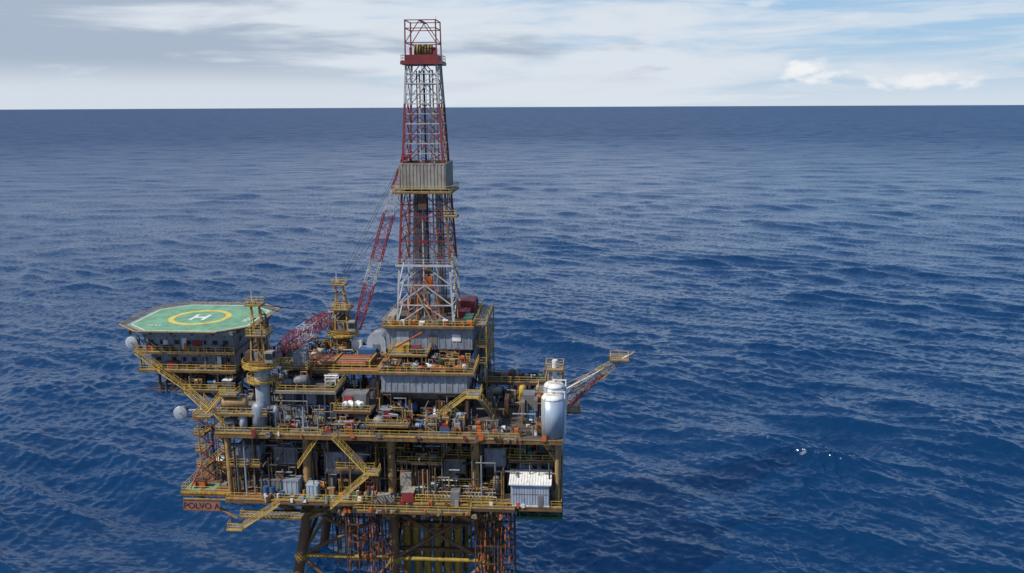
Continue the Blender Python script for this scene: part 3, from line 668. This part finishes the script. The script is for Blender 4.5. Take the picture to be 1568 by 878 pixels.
# ================================================================= SHELTER, TANKS, SHED, BOOM, SIGN
e=group('arched_shelter',(-27.7,24,41.6)); g=G()
r=1.9; prof=[(-r,0)]+[(-r*math.cos(t),2.6+r*math.sin(t)) for t in np.linspace(0,math.pi,11)]+[(r,0)]
P=[(-27.7+a,22,41.6+b) for a,b in prof]; Q=[(-27.7+a,27,41.6+b) for a,b in prof]; n=len(P)
g.add(P+Q,[(i,i+1,n+i+1,n+i) for i in range(n-1)]+[tuple(range(n))[::-1],tuple(range(n,2*n))],'cladl')
for y in(22.6,24,25.4,26.6):
    for a,b in zip(prof,prof[1:]): g.beam((-27.7+a[0]*1.02,y,41.6+a[1]*1.01),(-27.7+b[0]*1.02,y,41.6+b[1]*1.01),.12,'grey')
g.bx(-28.4,-27,21.9,21.99,41.7,43.9,'grey'); g.done('shell',e)
def silo(c,r,h,m):
    e=group('storage_silo',c); g=G()
    g.lathe(c,[(r*.97,0),(r*.97,.4),(r,.41),(r,h-.9)],m,32)
    g.lathe(c,[(r,h-.9),(r*.97,h-.6),(r*.8,h-.25),(r*.4,h-.02),(.05,h+.03)],'white',32)
    g.cyl((c[0],c[1],c[2]+h),(c[0],c[1],c[2]+h+.4),.3,'white',12); g.rail([(c[0]-r*.5,c[1]-r*.5,c[2]+h-.3),(c[0]+r*.5,c[1]-r*.5,c[2]+h-.3)],h=.8,toe=False)
    for s in(-.22,.22): g.beam((c[0]-r*.72+s,c[1]-r*.76,c[2]),(c[0]-r*.72+s,c[1]-r*.76,c[2]+h),.05,'rail')
    for k in range(int(h/.4)): g.beam((c[0]-r*.72-.22,c[1]-r*.76,c[2]+k*.4),(c[0]-r*.72+.22,c[1]-r*.76,c[2]+k*.4),.04,'rail')
    pipe(g,[(c[0]+r+.2,c[1],c[2]-1.5),(c[0]+r+.2,c[1],c[2]+h+.3),(c[0],c[1],c[2]+h+.3)],.12,'white')
    g.done('tank_shell',e)
silo((7.7,1.9,ZU+.1),1.95,7.7,'silver'); silo((7.9,6.6,ZU+.1),1.9,8.3,'silver')
e=group('vent_tower',(7.9,11,ZU)); g=G()
for sx in(-1.2,1.2):
    for sy in(-1.2,1.2): g.beam((7.9+sx,11+sy,ZU),(7.9+sx,11+sy,43.4),.16,'yellow')
for a,b in((ZU,36.5),(36.5,39.5),(39.5,42.5)):
    for s in(-1.2,1.2): g.xbrace((6.7,11+s),(9.1,11+s),a,b,.1,'yellow'); g.xbrace((7.9+s,9.8),(7.9+s,12.2),a,b,.1,'yellow')
g.deck(6.3,9.5,9.4,12.6,43.2,'grey','must',.2,'fblr'); g.cyl((7.9,11,ZU),(7.9,11,44.6),.5,'white',12)
g.deck(4.9,9.8,8.9,13,39,'grey','must',.2,'flr'); g.done('tower_frame',e)
e=group('burner_boom',(10,16,35)); g=G()
g.boom((9.8,15.5,36.),(20.2,19.5,42.2),1.5,1.6,1.0,13,['beige','yellow','beige'],2,.13)
g.boom((9.8,15.5,33.4),(17.,18,39.6),.3,.5,.3,8,['red'],2,.1)
g.beam((9.6,13,33.5),(16,17.8,39.5),.14,'red'); g.beam((9.6,17.5,30.5),(14.5,17.5,38.6),.14,'red'); g.beam((9.6,20,37),(19,19.2,41.8),.1,'yellow')
g.deck(18.4,21.8,17.8,20.4,42.6,'grey','must',.2,'fblr'); g.cyl((9,16,36.8),(22.2,19.8,43.3),.12,'white',8); g.cyl((21.6,19,42.9),(23.,19.6,43.8),.26,'grey',8)
g.cyl((9.4,13.4,ZU),(9.4,13.4,42.),.16,'yellow',8); g.cyl((9.4,13.4,42.),(20,18.8,43.4),.04,'dark',4)
g.deck(9.4,12.6,12,18,34.2,'grey','must',.25,'fr'); g.done('boom_truss',e)
e=group('equipment_shed',(3.6,0,ZL)); g=G()
g.clad(.6,7.2,-.2,3.2,ZL+.2,ZL+4.1,'cladl',.45,'white'); g.bx(.5,7.3,-.28,3.3,ZL+.075,ZL+.09,'dark')
prism(g,[(.2,-.7,ZL+4.25),(7.6,-.7,ZL+4.25),(7.6,3.9,ZL+5.1),(.2,3.9,ZL+5.1)],[(.2,-.7,ZL+4.4),(7.6,-.7,ZL+4.4),(7.6,3.9,ZL+5.25),(.2,3.9,ZL+5.25)],'white')
for i in range(16): x=.4+i*.48; g.beam((x,-.72,ZL+4.42),(x,3.92,ZL+5.27),.1,'white')
g.bx(.8,7.,-.3,-.25,ZL+2.3,ZL+2.5,'grey'); g.bx(5.3,6.2,-.36,-.26,ZL+.2,ZL+2.2,'grey')
g.bx(7.9,9.,2,3.4,ZL+.05,ZL+1.6,'grey'); g.cyl((8.9,1.2,ZL),(8.9,1.2,ZL+3),.15,'yellow',8)
g.done('shed_body',e)
e=group('platform_name_sign',(-55.6,-.2,19.4)); g=G()
g.bx(-59.,-52.2,-.2,-.08,18.5,20.5,'signred')
for z in(18.5,20.5): g.bx(-59.1,-52.1,-.26,-.05,z-.06,z+.06,'brown')
for x in(-58,-53): g.beam((x,-.04,19.2),(x,2,20.4),.15,'brown')
g.beam((-59,0,20.7),(-51,0,20.7),.15,'yellow')
g.done('board',e)
cu=bpy.data.curves.new('sign_text','FONT'); cu.body='POLVO A'; cu.size=1.62; cu.extrude=.02; cu.align_x='CENTER'; cu.materials.append(MATS['letter'])
t=bpy.data.objects.new('sign_lettering',cu); sc.collection.objects.link(t); t.parent=e; t.location=(0,-.03,-.48); t.rotation_euler=(math.pi/2,0,0)

# ================================================================= SEA
rng=np.random.default_rng(5)
ox,oy=0.,-140.
ang=np.concatenate([np.linspace(-42,42,1400),np.linspace(42,318,160)[1:-1]])*math.pi/180
el=np.concatenate([np.linspace(36,1.2,800),np.geomspace(1.2,.07,90)[1:]])*math.pi/180
rad=np.concatenate([[2,20,45,70,95,112],90/np.tan(el)])
rad=rad[np.argsort(rad)]
TH,RR=np.meshgrid(ang,rad)
X=ox+RR*np.sin(TH); Y=oy+RR*np.cos(TH); Z=np.zeros_like(X)
dr_=np.gradient(rad)[:,None]*np.ones_like(X)
cell=np.maximum(dr_,RR*.0011)
NW=140; lam=np.geomspace(1.3,90,NW); DX=np.zeros_like(X); DY=np.zeros_like(X)
def slow(s,seed):
    r=np.random.default_rng(seed); o=np.zeros_like(X)
    for k in range(7):
        t=r.uniform(0,6.28); kk=2*math.pi/(s*r.uniform(.6,1.8)); o+=np.sin(kk*(X*math.cos(t)+Y*math.sin(t))+r.uniform(0,6.28))
    return o/7
grp1=1+1.3*slow(60,1); grp2=1+1.2*slow(140,2)
for l in lam:
    spread=1.0 if l<6 else .6
    th=math.radians(90-24)+rng.normal(0,spread); k=2*math.pi/l
    sl=.0053 if l<12 else .0053*(12/l)**.65
    a=sl*l*rng.uniform(.5,1.5)
    fade=np.clip((l/cell-2.)/3.,0,1)
    rows=np.where(fade.max(1)>0)[0]
    if len(rows)==0: continue
    r1=rows.max()+1
    ph=k*(X[:r1]*math.cos(th)+Y[:r1]*math.sin(th))+rng.uniform(0,6.28)
    af=a*fade[:r1]*(grp1 if l<9 else grp2)[:r1]
    Z[:r1]+=af*np.sin(ph); c=af*np.cos(ph)*1.1
    DX[:r1]+=c*math.cos(th); DY[:r1]+=c*math.sin(th)
X=X+DX; Y=Y+DY
nr,na=X.shape
V=np.stack([X,Y,Z],-1).reshape(-1,3)
i,j=np.meshgrid(np.arange(nr-1),np.arange(na),indexing='ij'); j2=(j+1)%na
F=np.stack([i*na+j,(i+1)*na+j,(i+1)*na+j2,i*na+j2],-1).reshape(-1,4)[:, ::-1]
me=bpy.data.meshes.new('sea'); me.vertices.add(len(V)); me.vertices.foreach_set('co',V.ravel().astype(np.float32))
me.loops.add(F.size); me.loops.foreach_set('vertex_index',F.ravel().astype(np.int32))
me.polygons.add(len(F)); me.polygons.foreach_set('loop_start',np.arange(0,F.size,4,dtype=np.int32)); me.polygons.foreach_set('use_smooth',np.ones(len(F),bool))
me.update(calc_edges=True)
sea=bpy.data.objects.new('sea',me); sc.collection.objects.link(sea)
m=bpy.data.materials.new('sea_water'); m.use_nodes=True; nt=m.node_tree; N=nt.nodes; L=nt.links; b=N['Principled BSDF']
b.inputs['IOR'].default_value=1.333
geo=N.new('ShaderNodeNewGeometry')
def tex(scale,stretch,det,rot=24):
    mp=N.new('ShaderNodeMapping'); mp.inputs['Rotation'].default_value=(0,0,math.radians(rot)); mp.inputs['Scale'].default_value=(stretch,1,1)
    L.new(geo.outputs['Position'],mp.inputs['Vector']); n=N.new('ShaderNodeTexNoise'); n.inputs['Scale'].default_value=scale; n.inputs['Detail'].default_value=det; n.inputs['Roughness'].default_value=.6
    L.new(mp.outputs[0],n.inputs['Vector']); return n
def vm(op,a,bb):
    n=N.new('ShaderNodeVectorMath'); n.operation=op
    for k,v in((0,a),(1,bb)):
        if isinstance(v,tuple): n.inputs[k].default_value=v
        else: L.new(v,n.inputs[k])
    return n.outputs[0]
def vscale(a,s):
    n=N.new('ShaderNodeVectorMath'); n.operation='SCALE'; L.new(a,n.inputs[0]); L.new(s,n.inputs['Scale']); return n.outputs[0]
ln=N.new('ShaderNodeVectorMath'); ln.operation='LENGTH'; L.new(geo.outputs['Position'],ln.inputs[0])
def dr_map(a,b_,c,d):
    n=N.new('ShaderNodeMapRange'); n.inputs['From Min'].default_value=a; n.inputs['From Max'].default_value=b_; n.inputs['To Min'].default_value=c; n.inputs['To Max'].default_value=d
    L.new(ln.outputs['Value'],n.inputs['Value']); return n.outputs[0]
L.new(dr_map(100,2500,.14,.40),b.inputs['Roughness'])
t1=tex(.8,.6,4); t3=tex(.05,.35,5)
s1=vscale(vm('MULTIPLY',vm('SUBTRACT',t1.outputs['Color'],(.5,.5,.5)),(.9,1.3,0)),dr_map(200,3000,.75,1.6))
s3=vscale(vm('MULTIPLY',vm('SUBTRACT',t3.outputs['Color'],(.5,.5,.5)),(.5,1.2,0)),dr_map(250,2500,0.1,1.5))
nn=N.new('ShaderNodeVectorMath'); nn.operation='NORMALIZE'
L.new(vm('ADD',vm('ADD',geo.outputs['Normal'],s1),s3),nn.inputs[0]); L.new(nn.outputs[0],b.inputs['Normal'])
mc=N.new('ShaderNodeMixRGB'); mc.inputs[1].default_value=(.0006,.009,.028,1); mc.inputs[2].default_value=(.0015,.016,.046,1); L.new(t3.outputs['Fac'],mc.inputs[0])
# small broken crests: fine noise gated by height of the wave so foam sits only on crests
f1=tex(.55,.45,5,24)
sp=N.new('ShaderNodeSeparateXYZ'); L.new(geo.outputs['Position'],sp.inputs[0])
hz_=N.new('ShaderNodeMapRange'); hz_.inputs['From Min'].default_value=.9; hz_.inputs['From Max'].default_value=2.2; L.new(sp.outputs['Z'],hz_.inputs['Value'])
mr=N.new('ShaderNodeMapRange'); mr.inputs['From Min'].default_value=.62; mr.inputs['From Max'].default_value=.72; L.new(f1.outputs['Fac'],mr.inputs['Value'])
m2=N.new('ShaderNodeMath'); m2.operation='MULTIPLY'; L.new(mr.outputs[0],m2.inputs[0]); L.new(hz_.outputs[0],m2.inputs[1])
m3=N.new('ShaderNodeMath'); m3.operation='MULTIPLY'; m3.inputs[1].default_value=.55; L.new(m2.outputs[0],m3.inputs[0])
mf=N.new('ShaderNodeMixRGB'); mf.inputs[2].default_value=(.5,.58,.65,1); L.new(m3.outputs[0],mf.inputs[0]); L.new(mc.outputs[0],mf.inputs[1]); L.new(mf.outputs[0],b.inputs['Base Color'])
# constant glow in place of light scattered by deep water, thins the platform shadow
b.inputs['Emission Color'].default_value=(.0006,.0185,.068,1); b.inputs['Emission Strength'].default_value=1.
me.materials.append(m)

# ================================================================= SKY
w=bpy.data.worlds.new('World'); sc.world=w; w.use_nodes=True; nt=w.node_tree; N=nt.nodes; L=nt.links
bg=N['Background']; bg.inputs['Strength'].default_value=.1
sd=Vector((-.62,-.32,.72)).normalized(); se=math.asin(sd.z); sr=math.atan2(sd.x,sd.y)
sky=N.new('ShaderNodeTexSky'); sky.sky_type='NISHITA'; sky.sun_disc=False; sky.sun_elevation=se; sky.sun_rotation=sr%(2*math.pi); sky.air_density=1.; sky.dust_density=.6; sky.ozone_density=2.
tc=N.new('ShaderNodeTexCoord')
def wn(sx,sz,scale,det,dist=0,off=(0,0,0)):
    mp=N.new('ShaderNodeMapping'); mp.inputs['Scale'].default_value=(sx,sx,sz); mp.inputs['Location'].default_value=off; L.new(tc.outputs['Generated'],mp.inputs['Vector'])
    n=N.new('ShaderNodeTexNoise'); n.inputs['Scale'].default_value=scale; n.inputs['Detail'].default_value=det; n.inputs['Distortion'].default_value=dist; n.inputs['Roughness'].default_value=.55; L.new(mp.outputs[0],n.inputs['Vector']); return n
def math_(op,a,b_):
    n=N.new('ShaderNodeMath'); n.operation=op
    for k,v in((0,a),(1,b_)):
        if isinstance(v,(int,float)): n.inputs[k].default_value=v
        else: L.new(v,n.inputs[k])
    return n.outputs[0]
def mr_(v,a,b_,c=0.,d=1.,sm=True):
    n=N.new('ShaderNodeMapRange'); n.interpolation_type='SMOOTHSTEP' if sm else 'LINEAR'
    n.inputs['From Min'].default_value=a; n.inputs['From Max'].default_value=b_; n.inputs['To Min'].default_value=c; n.inputs['To Max'].default_value=d; L.new(v,n.inputs['Value']); return n.outputs[0]
def mix(f,a,b_):
    n=N.new('ShaderNodeMixRGB')
    for k,v in((0,f),(1,a),(2,b_)):
        if isinstance(v,tuple): n.inputs[k].default_value=v
        elif isinstance(v,(int,float)): n.inputs[k].default_value=v
        else: L.new(v,n.inputs[k])
    return n.outputs[0]
sep=N.new('ShaderNodeSeparateXYZ'); L.new(tc.outputs['Generated'],sep.inputs[0])
c1=wn(1,7,3.2,7,.5,(.3,.1,0)); c2=wn(1,12,6.,5,.3,(3,1,2)); c3=wn(1,7.5,3.4,6,.3,(7,4,.3))
bias=math_('MULTIPLY',sep.outputs['X'],-.40)
f=mr_(math_('ADD',c1.outputs['Fac'],bias),.31,.53)
f2=mr_(c2.outputs['Fac'],.43,.66,0,.7)
cov=math_('MAXIMUM',f,f2)
haze=mr_(sep.outputs['Z'],0.,.045,.8,0)
cov=math_('MULTIPLY',math_('MAXIMUM',cov,haze),mr_(sep.outputs['Z'],.14,.4,1,.3))
shade=mr_(math_('ADD',c3.outputs['Fac'],math_('MULTIPLY',sep.outputs['X'],-.30)),.44,.62)
shade=math_('MULTIPLY',shade,mr_(sep.outputs['Z'],.015,.055,.15,1))
ccol=mix(shade,(7.3,7.8,8.4,1),(4.0,4.7,5.8,1))
blue=mix(mr_(sep.outputs['Z'],.1,.5),(3.5,5.6,8.1,1),(1.0,2.4,5.6,1))
base=mix(math_('MULTIPLY',cov,.92),mix(.8,sky.outputs[0],blue),ccol)
puffn=wn(1,2.2,38,5,.2)
def puff(base,az,elv,wa,we,s_=.85):
    a=math.radians(az); e_=math.radians(elv); c=(math.sin(a)*math.cos(e_),math.cos(a)*math.cos(e_),math.sin(e_))
    s=N.new('ShaderNodeVectorMath'); s.operation='SUBTRACT'; L.new(tc.outputs['Generated'],s.inputs[0]); s.inputs[1].default_value=c
    q=N.new('ShaderNodeVectorMath'); q.operation='MULTIPLY'; L.new(s.outputs[0],q.inputs[0]); q.inputs[1].default_value=(1/math.radians(wa),1/math.radians(wa)*.6,1/math.radians(we))
    l=N.new('ShaderNodeVectorMath'); l.operation='LENGTH'; L.new(q.outputs[0],l.inputs[0])
    v=math_('ADD',l.outputs['Value'],math_('MULTIPLY',math_('SUBTRACT',puffn.outputs['Fac'],.5),2.6))
    return mix(mr_(v,.2,1.1,s_,0),base,(8.9,9.0,9.1,1))
base=puff(base,18.6,2.0,1.9,.75,.95); base=puff(base,25.2,1.25,2.8,.5,.8); base=puff(base,27.5,6.2,2.6,.3,.5); base=puff(base,16,6.1,1.2,.3,.5)
L.new(base,bg.inputs['Color'])
sun=bpy.data.lights.new('sun','SUN'); sun.energy=4.8; sun.angle=math.radians(.5); sun.color=(1,.94,.84)
so=bpy.data.objects.new('sun',sun); sc.collection.objects.link(so); so.rotation_euler=sd.to_track_quat('Z','Y').to_euler(); so.location=(-200,0,200)

# ================================================================= CAMERA
cam=bpy.data.cameras.new('camera'); co=bpy.data.objects.new('camera',cam); sc.collection.objects.link(co); sc.camera=co
cam.sensor_width=36; cam.lens=29.85; cam.clip_start=.5; cam.clip_end=200000
p=math.radians(12.); ro=math.radians(.26)
fw=Vector((0,math.cos(p),-math.sin(p))); up=Vector((0,math.sin(p),math.cos(p))); rt=Vector((1,0,0))
r2=rt*math.cos(ro)-up*math.sin(ro); u2=up*math.cos(ro)+rt*math.sin(ro)
M=Matrix((r2,u2,-fw)).transposed().to_4x4(); M.translation=Vector((0,-140,90)); co.matrix_world=M
